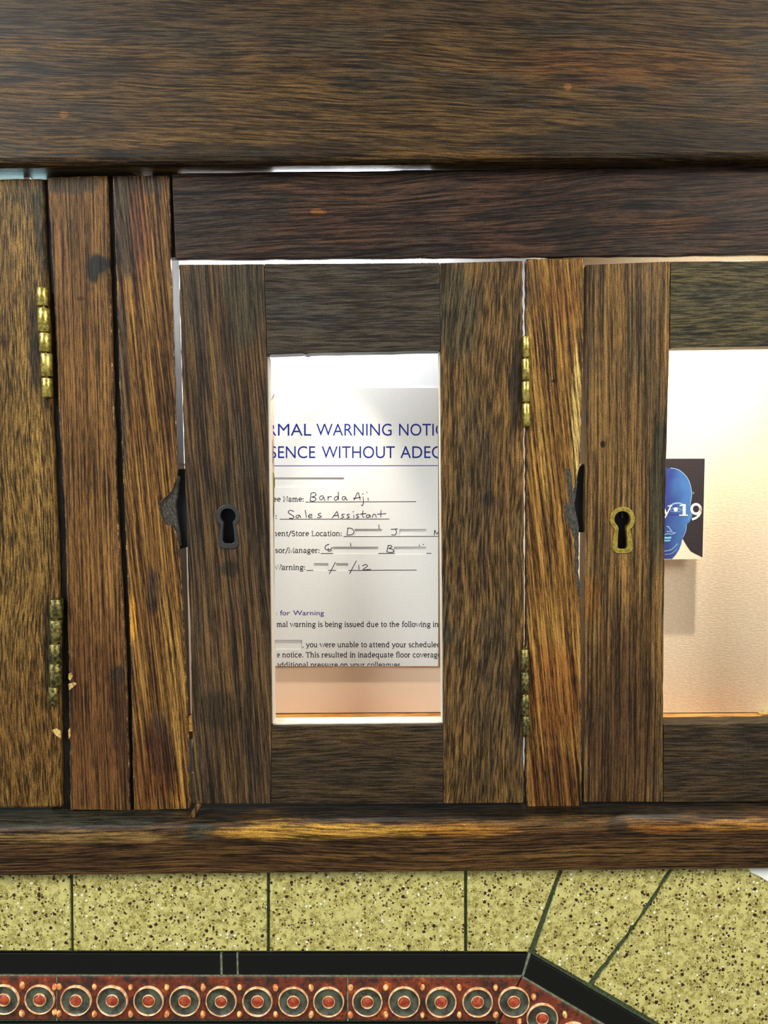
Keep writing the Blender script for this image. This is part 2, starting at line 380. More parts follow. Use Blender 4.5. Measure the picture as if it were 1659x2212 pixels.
# relief tiles with their roundels
pxm = (TY - CAM.y) / F                        # metres per pixel on the tile plane, roughly
def lathe(profile, seg=40):
    vs, fs = [], []
    for r, h in profile:
        for i in range(seg):
            a = 2 * math.pi * i / seg
            vs.append((r * pxm * math.cos(a), -h, r * pxm * math.sin(a)))
    for k in range(len(profile) - 1):
        for i in range(seg):
            j = (i + 1) % seg
            fs.append((k * seg + i, k * seg + j, (k + 1) * seg + j, (k + 1) * seg + i))
    if profile[0][0] == 0: pass
    me = bpy.data.meshes.new('lathe'); me.from_pydata(vs, [], fs)
    bm = bmesh.new(); bm.from_mesh(me); bmesh.ops.remove_doubles(bm, verts=bm.verts, dist=1e-6)
    bmesh.ops.recalc_face_normals(bm, faces=bm.faces); bm.to_mesh(me); bm.free()
    for p in me.polygons: p.use_smooth = True
    return me
me_rim = lathe([(32.0, 0.0), (32.5, 0.0014), (33.6, 0.0020), (34.7, 0.0014), (35.4, 0.0)])
me_dish = lathe([(0.01, 0.0004), (15, 0.0004), (24, 0.0001), (30, 0.0004), (32.4, 0.0010)])
me_brim = lathe([(12.8, 0.0003), (13.1, 0.0013), (13.6, 0.0016), (14.1, 0.0010), (14.5, 0.0003)], 28)
me_boss = lathe([(0.01, 0.0020), (5, 0.0019), (9, 0.0015), (12.4, 0.0006)], 28)
me_bead = lathe([(0.01, 0.0022), (2.8, 0.0020), (5.2, 0.0013), (6.8, 0.0)], 14)
for me, m in ((me_rim, M_rim), (me_dish, M_dish), (me_brim, M_rim), (me_boss, M_boss), (me_bead, M_bead)): me.materials.append(m)
def roundel(t, x, y, rot=0):
    q = P(x, y, TY)
    for nm, me in (('dish', me_dish), ('roundel_rim', me_rim), ('boss', me_boss), ('boss_rim', me_brim)):
        o = link(nm, me, None, t, q); o.rotation_euler = (0, random.uniform(0, 6.28), 0)
        k = random.uniform(0.97, 1.02); o.scale = (k, random.uniform(0.8, 1.1), k)
def bead(t, x, y, s=1.0, rot=0.0):
    o = link('bead', me_bead, None, t, P(x, y, TY)); o.rotation_euler = (0, rot + random.uniform(-.3, .3), 0)
    o.scale = (random.uniform(.75, .95) * s, random.uniform(.8, 1.1), random.uniform(1.05, 1.35) * s)
ty0, ty1 = (lambda x: 2109.5 + max(0, x) * 0.0022), (lambda x: 2203 + max(0, x) * 0.002)
def relief(x0, x1, centres, ends=None, beads=None):
    px = ends or [(x0 + 2, ty0(x0)), (x1 - 2, ty0(x1)), (x1 - 2, ty1(x1)), (x0 + 2, ty1(x0))]
    t = tile('relief_tile', px, M_glaze, bev=0.0008)
    for (x, y) in centres: roundel(t, x, y)
    for (x, y) in (beads if beads is not None else []): bead(t, x, y)
    return t
C0 = [-530 + 78 * i for i in range(8)]
relief(-570, 122.5, [(-531 + 77.2 * i, 2158) for i in range(9) if -531 + 77.2 * i < 100], beads=[(-492 + 77.2 * i, y) for i in range(8) for y in (2128, 2189)] + [(47, 2128), (47, 2189), (118, 2132), (118, 2186)])
CB = [165, 243, 321.5, 399.5, 478, 556.5, 634, 710]
relief(122.5, 751, [(x, 2160 + (x - 165) * 0.006) for x in CB], beads=[((a + b) / 2, y + a * 0.004) for a, b in zip(CB[:-1], CB[1:]) for y in (2131, 2189)] + [(128, 2131), (128, 2189)])
CC = [793.5, 873, 952.5, 1031.5, 1110]
t3 = relief(751, 1128, [(x, 2163.5) for x in CC], ends=[(753, 2111.5), (1126, 2112), (1076, 2206), (753, 2204.5)], beads=[((a + b) / 2, y) for a, b in zip(CC[:-1], CC[1:]) for y in (2133, 2192)] + [(757, 2133), (757, 2192)])
dx, dy = 0.866, 0.5
tile_d = relief(0, 0, [(1171 + 78 * i * dx, 2199 + 78 * i * dy) for i in range(5)],
                ends=[(1128.5, 2113), (1690, 2446), (1660, 2536), (1079, 2208)],
                beads=[(1171 + 78 * (i - .5) * dx + s * 31 * dy, 2199 + 78 * (i - .5) * dy - s * 31 * dx) for i in range(0, 5) for s in (-1, 1)])
# dark tiles below the relief course
tile('border_tile', [(-700, 2209), (1072, 2211), (1046, 2262), (-700, 2260)], M_black, bev=0.0006)
tile('border_tile', [(1077, 2213), (1660, 2542), (1640, 2596), (1052, 2264)], M_black, bev=0.0006)
tile('border_tile', [(-700, 2265), (1040, 2267), (1480, 2516), (1480, 2900), (-700, 2900)], M_black, bev=0.0006)

# ================================================================ the cabinet
def edgemat():
    n = NB('worn_arris'); p = n.pos(); nz = n.noise(n.vmath('MULTIPLY', p, (160, 160, 160)), 1.0, 4, 0.7)
    col = n.mix(n.step(nz, 0.42, 0.54), lin((44, 33, 24)), lin((96, 72, 42)))
    col = n.mix(n.step(nz, 0.56, 0.68), col, lin((190, 160, 104)))
    return n.done(col, 0.5, 0.3)
M_edge = edgemat()
def worn(o):
    o.data.materials.append(M_edge); o.modifiers['edge'].material = 1
    return o
base = P(830, 1885, 0)
cab = empty('wall_cabinet', (base.x, 0, base.z))
tag(cab, 'dark worn wooden wall cabinet with small windowed doors, set above yellow terrazzo tiles', 'cabinet')

# top board: thick, front proud of the doors, rounded lower edge
def extrude_x(name, prof, mat, parent, nseg=1, bev=0):
    """prof: list of (Y, left px y at x=-720, right px y at x=2310)"""
    vs = []
    n = len(prof)
    for xp in (-720, 2310):
        for (Y, yl, yr) in prof:
            y = yl + (yr - yl) * ((xp + 720) / 3030)
            vs.append(P(xp, y, Y))
    fs = [tuple(range(n)), tuple(range(2 * n - 1, n - 1, -1))] + [(i, (i + 1) % n, n + (i + 1) % n, n + i) for i in range(n)]
    o = mesh_obj(name, vs, fs, mat, parent)
    if bev: bevel(o, bev)
    return o
def ln(y0, y1659):                            # heights at x=0 and x=1659 -> at the far ends
    s = (y1659 - y0) / 1659
    return y0 - 720 * s, y0 + 2310 * s
def pr(Y, y0, y1): return (Y,) + ln(y0, y1)
top_under0, top_under1 = 357.0, 344.0
# underside height is taken at the front lower arris and kept level going back
zA = P(*(-720, ln(357, 344)[0]), -0.012).z; zB = P(2310, ln(357, 344)[1], -0.012).z
def board_at(Y, dz, up_=False):
    return dz
def top_board():
    xA, xB = P(-720, 360, 0).x, P(2310, 340, 0).x
    prof = [(-0.012, 0.0045), (-0.0112, 0.0020), (-0.0095, 0.0006), (-0.007, 0.0), (0.100, 0.0), (0.100, 0.215), (-0.012, 0.215)]
    vs = [Vector((xA, Y, zA + h)) for Y, h in prof] + [Vector((xB, Y, zB + h)) for Y, h in prof]
    n = len(prof)
    fs = [tuple(range(n)), tuple(range(2 * n - 1, n - 1, -1))] + [(i, (i + 1) % n, n + (i + 1) % n, n + i) for i in range(n)]
    return mesh_obj('top_board', vs, fs, W_top, cab)
top_board()

TH = 0.008
# rail above the windowed doors
plank('rail', [(371, 374)] + jag([(371, 374), (1000, 366), (2310, 349)], 1.0, 40)[1:] + [(2310, 545)] + jag([(2310, 545), (1659, 550.5), (1000, 556), (379, 561)], 1.0, 30)[1:], -0.0006, 0.0040, W_rail, cab, bev=0.0007)
# posts
worn(plank('post', jag([(102, 383), (113, 560), (125, 850), (141, 1140), (148, 1450), (152, 1750)], 0.8, 25) + jag([(281, 1751), (273, 1450), (256, 1140), (245, 850), (236, 560), (231, 379)], 0.9, 20), 0.0, 0.0035, W_post1, cab, bev=0.0006))
worn(plank('post', jag([(243, 379), (250, 560), (259, 850), (270, 1140), (281, 1400), (289, 1751)], 0.9, 20)
      + jag([(411, 1748), (406, 1560), (399, 1400), (390, 1220), (385, 1170), (378, 1136)], 1.6, 12)[:-1]
      + [(374, 1134), (360, 1132), (352, 1122), (346, 1108), (344, 1090), (350, 1082), (362, 1072), (372, 1058), (380, 1042), (384, 1020)]
      + jag([(383, 1000), (379, 860), (374, 700), (369, 560), (366, 379)], 1.2, 14), 0.0, 0.0035, W_post2, cab, bev=0.0006))
worn(plank('post', jag([(1137, 559), (1138, 900), (1138, 1300), (1137, 1600), (1137, 1752)], 1.3, 14)
      + jag([(1257, 1750), (1256, 1500), (1255, 1320), (1250, 1262), (1246, 1225), (1243, 1160)], 1.0, 14)
      + [(1244, 1140), (1236, 1120), (1240, 1090), (1243, 1060), (1248, 1030)] + jag([(1254, 1000), (1258, 860), (1261, 700), (1262, 557)], 0.9, 20), 0.0, TH, W_post3, cab, bev=0.0006))
worn(plank('post', [(2010, 548), (2010, 1750), (2120, 1752), (2120, 546)], 0.0, 0.0035, W_post1, cab, bev=0.0006))
# grimy filler in the bruised edges by the locks
plank('edge_filler', jag([(343, 1094), (349, 1080), (364, 1068), (377, 1046), (382, 1026), (387, 1030), (384, 1060), (379, 1090), (383, 1130), (390, 1180), (386, 1178), (377, 1139), (360, 1134), (349, 1122), (343, 1106)], 1.0, 7), 0.0016, 0.004, M_filler, cab, bev=0.0012)
plank('strike_plate', [(370, 1014), (408, 1012), (412, 1180), (374, 1190)], 0.0062, 0.003, M_void, cab, bev=0.0003)
plank('edge_filler', jag([(1222, 1012), (1226, 1008), (1232, 1011), (1236, 1040), (1237, 1066), (1233, 1086), (1228, 1078), (1225, 1045)], 0.6, 6), -0.0002, 0.001, M_filler, cab, bev=0.0002)
plank('edge_filler', jag([(1218, 1096), (1222, 1088), (1230, 1082), (1237, 1062), (1246, 1036), (1249, 1040), (1244, 1070), (1242, 1096), (1248, 1122), (1251, 1140), (1250, 1240), (1256, 1290), (1252, 1290), (1245, 1262), (1241, 1230), (1240, 1166), (1234, 1146), (1224, 1126)], 0.9, 7), -0.0003, 0.004, M_filler, cab, bev=0.0010)
plank('strike_plate', [(1240, 1020), (1262, 1000), (1264, 1150), (1240, 1150)], 0.006, 0.003, M_void, cab, bev=0.0003)

# sill: grimy ledge, worn rounded nose, upright face
zL = P(-720, ln(1768, 1750)[0], -0.0095).z; zR = P(2310, ln(1768, 1750)[1], -0.0095).z
bL = P(-720, ln(1892, 1877)[0], -0.018).z; bR = P(2310, ln(1892, 1877)[1], -0.018).z
def sill():
    xA, xB = P(-720, 1800, -0.018).x, P(2310, 1800, -0.018).x
    top = [(0.016, 0.0), (-0.0095, 0.0), (-0.0130, -0.0006), (-0.0158, -0.0022), (-0.0174, -0.0046), (-0.018, -0.0075)]
    NS = 40; rows = []
    vs = []
    for k in range(NS + 1):
        t = k / NS; x = xA + (xB - xA) * t; zt = zL + (zR - zL) * t; zb = bL + (bR - bL) * t
        wob = [random.uniform(-.0003, .0003) for _ in top]
        vs += [Vector((x, Y, zt + h + (wb if 1 < i else 0))) for i, ((Y, h), wb) in enumerate(zip(top, wob))] + [Vector((x, -0.018, zb + .0008)), Vector((x, -0.0172, zb)), Vector((x, 0.016, zb))]
    n = len(top) + 3
    fs = [tuple(range(n)), tuple(range(NS * n + n - 1, NS * n - 1, -1))]
    for k in range(NS):
        for i in range(n):
            a = k * n + i; b = k * n + (i + 1) % n
            fs.append((a, b, b + n, a + n))
    return mesh_obj('sill', vs, fs, W_sill, cab)
sill()
plank('splinter', [(424, 1737), (434, 1740), (416, 1774), (404, 1772)], -0.0105, 0.006, W_stileR, cab, bev=0.0006)

# ---- boxes behind the doors
BY = 0.088                                    # face of the back panels
def shell(x0, x1, ytop, yfl, backmat, sidemat, flmat, yback_bottom, clip=None):
    zt = P(830, ytop, BY).z
    X0, X1 = P(x0, 1000, 0.02).x, P(x1, 1000, 0.02).x
    zf = P((x0 + x1) / 2, yfl, BY).z
    box('back_panel', (X0, BY, zf + 0.0006), (X1, BY + 0.004, zt), backmat, cab)
    box('floor_board', (X0, 0.0500, zf - 0.006), (X1, BY + 0.004, zf - 0.0002), flmat, cab)
    box('side_panel', (X0 - 0.004, 0.0085, zf - 0.006), (X0 - 0.0002, BY + 0.004, zt), sidemat, cab)
    box('side_panel', (X1 + 0.0002, 0.0085, zf - 0.006), (X1 + 0.004, BY + 0.004, zt), sidemat, cab)
    return X0, X1, zf, zt
ztop_y = 372
cx0, cx1, czf, czt = shell(338, 1172, 420, 1541, M_peach, M_white, W_floor, 1541)
rx0, rx1, rzf, rzt = shell(1206, 2060, 420, 1540, M_card, M_white, W_floor, 1540)
lx0, lx1, lzf, lzt = shell(-640, 90, 420, 1541, M_white, M_white, W_floor, 1541)
plank('lit_wall_board', [(338, 440), (1170, 440), (1170, 880), (960, 880), (592, 850), (583, 868), (560, 900), (338, 1040)], BY - 0.0006, 0.0006, plain('lit_wall_white', (250, 250, 250), 0.5), cab, bev=0)  # added white board for the lamp-lit wall; slanted edge follows the light cone
# box tops: boards that leave a slot behind the rail
# dark uprights added behind the gaps between posts to block box light
for a, b in ((92, 330), (1180, 1198)):
    A, B = P(a, 1000, 0.0085).x, P(b, 1000, 0.0085).x
    box('gap_blocker', (A, 0.0037 if a < 500 else 0.0085, P(830, 1765, 0.0085).z), (B, 0.090, P(830, 385, 0.0085).z), W_dark, cab)

plank('leak_blocker', [(330, 372), (384, 372), (386, 556), (330, 556)], 0.0038, 0.008, W_dark, cab, bev=0)  # added strip that stops box light leaking between post and rail
# ---- doors
def escut_px(cx, cy, R, yb, hw, n=18, neck=0.80):
    """keyhole outline: round head, slightly waisted foot with rounded corners"""
    pts = []
    a0 = math.radians(52)
    for i in range(n + 1):
        a = math.pi / 2 + a0 * 0.72 + (2 * math.pi - 2 * a0 * 0.72) * i / n
        pts.append((cx + R * math.cos(a) * 1.0, cy + R * math.sin(a)))
    # now from right of neck down round the foot to the left
    w0 = hw * neck
    c = hw * 0.45
    pts += [(cx + w0, cy + R * 1.10), (cx + hw * .95, (cy + yb) / 2 + R * .5), (cx + hw, yb - c), (cx + hw - c * .35, yb - c * .35), (cx + hw - c, yb),
            (cx - hw + c, yb), (cx - hw + c * .35, yb - c * .35), (cx - hw, yb - c), (cx - hw * .95, (cy + yb) / 2 + R * .5), (cx - w0, cy + R * 1.10)]
    return pts
def escutcheon(door, cx, cy, R, r, ybo, ybi, hwo, hwi, mat, Yd, lean=0.0):
    sk = lambda pts: [(x + (y - cy) * lean, y) for x, y in pts]
    o = sk(escut_px(cx, cy, R, ybo, hwo)); i = sk(escut_px(cx, cy, r, ybi, hwi))
    plank('escutcheon', o, Yd - 0.0007, 0.0035, mat, door, holes=[i], bev=0.00035)
    return o
DY, DT = 0.0006, 0.0145
def hinge(parts, Y, mat, leaf_px=None, fat=None, pins=True):
    """barrel hinge: a pin with separate knuckles; parts = [(x0,y0,x1,y1)] px"""
    a, b = parts[0], parts[-1]
    xc = lambda q: (q[0] + q[2]) / 2
    top = P(xc(a), a[1] - 1, Y); bot = P(xc(b), b[3] + 1, Y)
    def cyl(p, q, r0, r1, seg=20, cap=0.0003):
        d = (q - p); L = d.length; d.normalize()
        s = Vector((1, 0, 0)); s = (s - d * s.dot(d)).normalized(); t = d.cross(s)
        prof = [(0, 0.0), (r0 - cap, 0.0), (r0, cap), (r1, L - cap), (r1 - cap, L), (0, L)]
        vs, fs = [], []
        for r, h in prof:
            for i in range(seg):
                an = 2 * math.pi * i / seg
                vs.append(p + d * h + (s * math.cos(an) + t * math.sin(an)) * max(r, 1e-5))
        for k in range(len(prof) - 1):
            for i in range(seg):
                j = (i + 1) % seg
                fs.append((k * seg + i, k * seg + j, (k + 1) * seg + j, (k + 1) * seg + i))
        return vs, fs
    r = (a[2] - a[0]) / 2 * 0.0003
    vs, fs = cyl(top, bot, r * 0.55, r * 0.55, 10)
    # leaves reach back between door and post
    l0, l1 = P(xc(a), a[1], Y), P(xc(b), b[3], Y)
    base_i = len(vs)
    for q, o in ((l0, -1), (l0, 1), (l1, 1), (l1, -1)):
        vs.append(q + Vector((o * r * 0.45, 0, 0)))
    for q, o in ((l0, -1), (l0, 1), (l1, 1), (l1, -1)):
        vs.append(q + Vector((o * r * 0.45, 0.012, 0)))
    for f in ((0, 1, 2, 3), (7, 6, 5, 4), (0, 4, 5, 1), (1, 5, 6, 2), (2, 6, 7, 3), (3, 7, 4, 0)):
        fs.append(tuple(i + base_i for i in f))
    h = mesh_obj('hinge', vs, fs, M_brass_d, cab)
    for q in parts:
        rr = (q[2] - q[0]) / 2 * 0.0003
        # axis follows the whole barrel
        vs, fs = cyl(P(xc(q) - 0.0, q[1] + .7, Y), P(xc(q) + 0.5, q[3] - .7, Y), rr, rr)
        o = mesh_obj('knuckle', vs, fs, mat, h, smooth=False)
        for p_ in o.data.polygons: p_.use_smooth = len(p_.vertices) == 4
    return h

# centre door
LT, RT = (386, 571), (1129, 563)
d1 = empty('door', P(760, 1736, DY), cab)
sl_out = jag([(386, 571), (391, 760), (399, 1000), (405, 1200), (412, 1400), (415, 1600), (416, 1737)], 0.8, 22)
key1 = escut_px(492, 1115, 22, 1181, 18.5)
key1 = [(x + (y - 1115) * 0.03, y) for x, y in key1]
plank('stile', sl_out + [(584, 1737)] + [(586.5, 1567), (581.5, 1180), (576, 768), (570, 570)], DY, DT, W_stileL, d1, holes=[key1])
plank('stile', jag([(950, 568), (953, 1000), (957, 1400), (958, 1736)], 0.5, 40) + jag([(1131, 1735), (1131, 1600), (1132, 1300), (1131, 900), (1129, 563)], 1.2, 12), DY, DT, W_stileR, d1)
plank('rail', [(571, 570), (949.4, 567.5), (950.8, 757)] + jag([(950.8, 757), (820, 760), (668, 763), (660, 766), (652, 763), (577, 766)], 0.7, 26)[1:], DY + 0.0001, DT, W_drail, d1, bev=0.0004)
plank('rail', jag([(587, 1569), (957, 1565.5)], 0.35, 20) + [(957.6, 1736), (585, 1737)], DY + 0.0002, DT, W_drail2, d1, bev=0.0004)
escutcheon(d1, 492, 1115, 25.5, 16.5, 1185, 1174, 22, 13, M_iron, DY, 0.03)
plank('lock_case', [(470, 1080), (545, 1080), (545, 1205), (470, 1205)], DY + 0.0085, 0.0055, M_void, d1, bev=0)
# light painted lining of the window reveal
M_lin = plain('lining_paint', (214, 202, 182), 0.6, 0.3, var=0.15, scale=400)
def lining(door, pts, mat):
    mat = M_lin
    plank('window_lining', pts, DY + 0.0035, DT - 0.003, mat, door, bev=0.0003)
lining(d1, [(574, 770), (579.6, 770), (590.4, 1563), (584, 1563)], M_white)
lining(d1, [(948.8, 760), (955, 760), (960, 1563), (954.4, 1563)], M_white)
lining(d1, [(590, 1562.2), (955, 1559.2)] + [(957, 1569), (587, 1572)], M_white)
# right door
d2 = empty('door', P(1635, 1733, DY), cab)
key2 = escut_px(1345, 1122, 21, 1189, 16)
plank('stile', jag([(1266.5, 572), (1265, 900), (1263, 1300), (1262, 1733)], 0.5, 30) + [(1432, 1733)] + jag([(1432.5, 1565), (1434, 1330), (1437, 1100), (1442, 900), (1446, 754), (1448, 565)], 0.6, 25), DY, DT, W_rstile, d2, holes=[key2])
plank('stile', [(1838, 562), (1834, 1732), (2004, 1731), (2006, 561)], DY, DT, W_stileR, d2)
plank('rail', [(1449, 565), (1837.5, 562), (1837, 746)] + jag([(1837, 746), (1659, 748), (1452, 751), (1447, 754)], 0.5, 30)[1:], DY + 0.0001, DT, W_rrail, d2, bev=0.0004)
plank('rail', jag([(1433.6, 1565), (1659, 1562), (1833.5, 1560)], 0.9, 18) + [(1833, 1732), (1433, 1733)], DY + 0.0002, DT, W_drail2, d2, bev=0.0004)
escutcheon(d2, 1345, 1122, 27.5, 17.5, 1195, 1186, 23, 10.5, M_brass_e, DY)
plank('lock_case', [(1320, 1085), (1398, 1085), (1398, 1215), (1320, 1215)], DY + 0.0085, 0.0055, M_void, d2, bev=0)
plank('lock_pin', [(1342, 1106), (1346, 1106), (1347, 1119), (1342, 1119)], DY + 0.006, 0.0024, M_iron, d2, bev=0.0002)
# left door, plain plank of yellowish wood
d3 = empty('door', P(-250, 1745, DY), cab)
plank('panel', jag([(-600, 390), (92, 385)], 0.8, 30)[:-1] + jag([(92, 385), (101, 600), (112, 900), (124, 1180), (130, 1450), (133, 1745)], 1.0, 20) + [(-600, 1752)], DY - 0.0004, DT, W_ldoor, d3, bev=0.0016)

hinge([(80, 621, 104, 662), (82, 666, 108, 718), (85, 719.5, 110, 761), (88, 763.5, 113, 814), (90, 816.5, 113, 859)], -0.0020, M_brass)
hinge([(107, 1293, 136, 1335), (108, 1338, 134, 1387), (107, 1389.5, 132, 1428), (106, 1430.5, 134, 1480), (105, 1482.5, 127, 1522)], -0.0020, M_brass_d)
hinge([(1128, 726, 1144, 773), (1127, 774.5, 1145, 821.5), (1127, 823.5, 1145, 869), (1128, 871, 1146, 922)], -0.0012, M_brass)
hinge([(1125, 1401, 1142, 1449), (1126, 1450.5, 1143, 1497), (1126, 1498.5, 1143, 1544), (1128, 1545.5, 1145, 1588)], -0.0012, M_brass_d)
# bare splintered wood by the lower left hinge
M_raw = plain('raw_wood', (206, 176, 104), 0.7, 0.2, scale=500, rgb2=(150, 108, 50), bumpk=0.6)
for q in ([(148, 1455), (154, 1453), (157, 1462), (151, 1471), (147, 1466)], [(147, 1478), (160, 1474), (166, 1478), (154, 1488), (149, 1492)], [(110, 1578), (122, 1574), (131, 1580), (131, 1598), (124, 1592)], [(147, 1578), (151, 1572), (152, 1592), (148, 1598)]):
    plank('splinter', q, -0.0005, 0.0012, M_raw, cab, bev=0.0003)

# small coloured tabs at the edge of the centre window
M_olive = plain('olive_tab', (156, 146, 76), 0.5, 0.4); M_brown = plain('brown_tab', (150, 110, 70), 0.5, 0.4); M_org = plain('orange_tab', (176, 104, 36), 0.5, 0.4)
for q, m in (([(576, 934), (582, 936), (586, 944), (587, 982), (583, 985), (576, 985)], M_brown), ([(576, 1017), (584, 1017), (590.5, 1020), (590.5, 1095), (576, 1095)], M_olive), ([(578, 1180), (586, 1180), (588, 1215), (584, 1224), (578, 1226)], M_org)):
    plank('edge_tab', q, BY - 0.0025, 0.002, m, cab, bev=0.0004)

# ================================================================ unseen lamps inside the boxes, some added only for their glow
def led(name, x0, x1, y, Y, power, color, target):
    a, b = P(x0, y, Y), P(x1, y, Y)
    c = (a + b) / 2
    return area(name, c, c + Vector(target), (b - a).length, power, color, 0.004)
led('box_light_strip', 540, 900, 490, 0.034, 0.34, (0.92, 0.96, 1.0), (0, 0.35, -1))
led('box_light_strip', 390, 540, 500, 0.030, 0.60, (0.93, 0.97, 1.0), (-0.8, 0.05, -1))  # extra light added to whiten the gap left of the door
led('box_light_strip', 1450, 1900, 480, 0.034, 0.12, (1.0, 0.93, 0.82), (0, 0.35, -1))
key = led('box_led_lamp', 1585, 1615, 480, 0.026, 0.55, (1.0, 0.91, 0.77), (0, 0.12, -1)); key.data.spread = math.radians(110)
def spot(name, x, y, Y, aim, power, color, size=52):
    d = bpy.data.lights.new(name, 'SPOT'); d.energy = power; d.color = color; d.spot_size = math.radians(size); d.spot_blend = 1.0; d.shadow_soft_size = 0.003
    o = bpy.data.objects.new(name, d); COL.objects.link(o); o.location = P(x, y, Y)
    o.rotation_euler = (aim - o.location).to_track_quat('-Z', 'Y').to_euler()
spot('box_fill_spot', 740, 490, 0.028, P(770, 1560, BY), 3.4, (1.0, 0.91, 0.80), 40)  # added spot to brighten the lower notice and throw its shadow
led('rail_leak_light', 590, 930, 392, 0.013, 0.045, (0.92, 0.96, 1.0), (0, -0.9, 0.5))  # added light for the glow leaking through the slot above the rail
led('rail_leak_light', -200, 100, 398, 0.013, 0.010, (0.6, 0.95, 1.0), (0, -0.9, 0.5))

# ================================================================ things shown in the boxes
NY = BY - 0.0024                               # face of the notice
PX0, PX1, PY0, PY1 = 592.5, 946.5, 838.0, 1439.0
def sheet(name, px, Yf, thick, mat, parent, holes=()):
    """rectangular sheet with rectangular cut-outs, built on a grid"""
    x0, y0, x1, y1 = px
    X = sorted({x0, x1} | {min(max(v, x0), x1) for h in holes for v in (h[0], h[2])})
    Yv = sorted({y0, y1} | {min(max(v, y0), y1) for h in holes for v in (h[1], h[3])})
    idx = {}; vs = []; fs = []
    def V(i, j):
        if (i, j) not in idx: idx[(i, j)] = len(vs); vs.append(P(X[i], Yv[j], Yf))
        return idx[(i, j)]
    solid = set()
    for i in range(len(X) - 1):
        for j in range(len(Yv) - 1):
            mx, my = (X[i] + X[i + 1]) / 2, (Yv[j] + Yv[j + 1]) / 2
            if not any(h[0] < mx < h[2] and h[1] < my < h[3] for h in holes): solid.add((i, j))
    for i, j in sorted(solid): fs.append((V(i, j), V(i, j + 1), V(i + 1, j + 1), V(i + 1, j)))
    n = len(vs); front = list(fs)
    vs += [v + Vector((0, thick, 0)) for v in vs]
    fs += [tuple(k + n for k in reversed(f)) for f in front]
    for i, j in solid:
        for (di, dj, a, b) in ((-1, 0, (i, j), (i, j + 1)), (1, 0, (i + 1, j + 1), (i + 1, j)), (0, -1, (i + 1, j), (i, j)), (0, 1, (i, j + 1), (i + 1, j + 1))):
            if (i + di, j + dj) not in solid:
                A, B = idx[a], idx[b]; fs.append((A, B, B + n, A + n))
    return mesh_obj(name, vs, fs, mat, parent)

notice = empty('paper_notice', P(770, PY1, NY))
tag(notice, 'white typed warning notice with handwritten entries and cut-out slots, mounted behind the window', 'notice')
cuts = [(590, 1031.5, 743, 1053), (766, 1142.5, 825, 1158), (863, 1143, 921, 1155), (719, 1181, 817, 1196.5), (851, 1181, 921, 1198),
        (678, 1216.5, 709, 1233), (726, 1216.5, 752, 1233), (590, 1382.5, 652, 1402.5)]
sheet('sheet', (PX0, PY0, PX1, PY1), NY, 0.0003, M_paper, notice, cuts)
sheet('backing_sheet', (PX0 + 1.5, PY0 + 2, PX1 - 1.5, PY1 - 2), NY + 0.0005, 0.0016, M_paper, notice)
IY = NY - 0.00006

def clip_bm(bm, x0, x1, y0, y1):
    """cut lettering off at the edges of the sheet"""
    a, b = P(x0, 1100, IY), P(x1, 1100, IY)
    for co, no in ((Vector((a.x, 0, 0)), (-1, 0, 0)), (Vector((b.x, 0, 0)), (1, 0, 0)), (Vector((0, 0, P(770, y1, IY).z)), (0, 0, -1)), (Vector((0, 0, P(770, y0, IY).z)), (0, 0, 1))):
        bmesh.ops.bisect_plane(bm, geom=list(bm.verts) + list(bm.edges) + list(bm.faces), plane_co=co, plane_no=no, clear_outer=True)

def strokes_obj(name, polys, wd, mat, parent, Y=None, clip=True, holes=(), joints=True):
    """ribbons along polylines given in photo pixels: pen and printed strokes"""
    Y = IY if Y is None else Y
    bm = bmesh.new()
    def quad(pts):
        try: bm.faces.new([bm.verts.new(P(x, y, Y)) for x, y in pts])
        except ValueError: pass
    lvl = 0
    for item in polys:
        pts, w_ = (item if isinstance(item, tuple) and isinstance(item[1], (int, float)) and isinstance(item[0], list) else (item, wd))
        if len(pts) == 1:
            x, y = pts[0]; r = w_ * 0.75
            quad([(x + r * math.cos(a * math.pi / 4), y + r * math.sin(a * math.pi / 4)) for a in range(8)]); continue
        # mitred ribbon
        L, R = [], []
        for i, (x, y) in enumerate(pts):
            if i == 0: tx, ty = pts[1][0] - x, pts[1][1] - y
            elif i == len(pts) - 1: tx, ty = x - pts[-2][0], y - pts[-2][1]
            else:
                ax, ay = x - pts[i - 1][0], y - pts[i - 1][1]; bx, by = pts[i + 1][0] - x, pts[i + 1][1] - y
                la, lb = math.hypot(ax, ay) or 1, math.hypot(bx, by) or 1
                tx, ty = ax / la + bx / lb, ay / la + by / lb
            l = math.hypot(tx, ty) or 1
            nx, ny = -ty / l * w_ / 2, tx / l * w_ / 2
            L.append((x + nx, y + ny)); R.append((x - nx, y - ny))
        for i in range(len(pts) - 1): quad([L[i], L[i + 1], R[i + 1], R[i]])
    if clip: clip_bm(bm, PX0 + .3, PX1 - .3, PY0, PY1 - .3)
    for f in bm.faces:
        if f.normal.y > 0: f.normal_flip()
    org = sum((v.co for v in bm.verts), Vector()) / max(1, len(bm.verts))
    for v in bm.verts: v.co -= org
    me = bpy.data.meshes.new(name); bm.to_mesh(me); bm.free()
    return link(name, me, mat, parent, org)

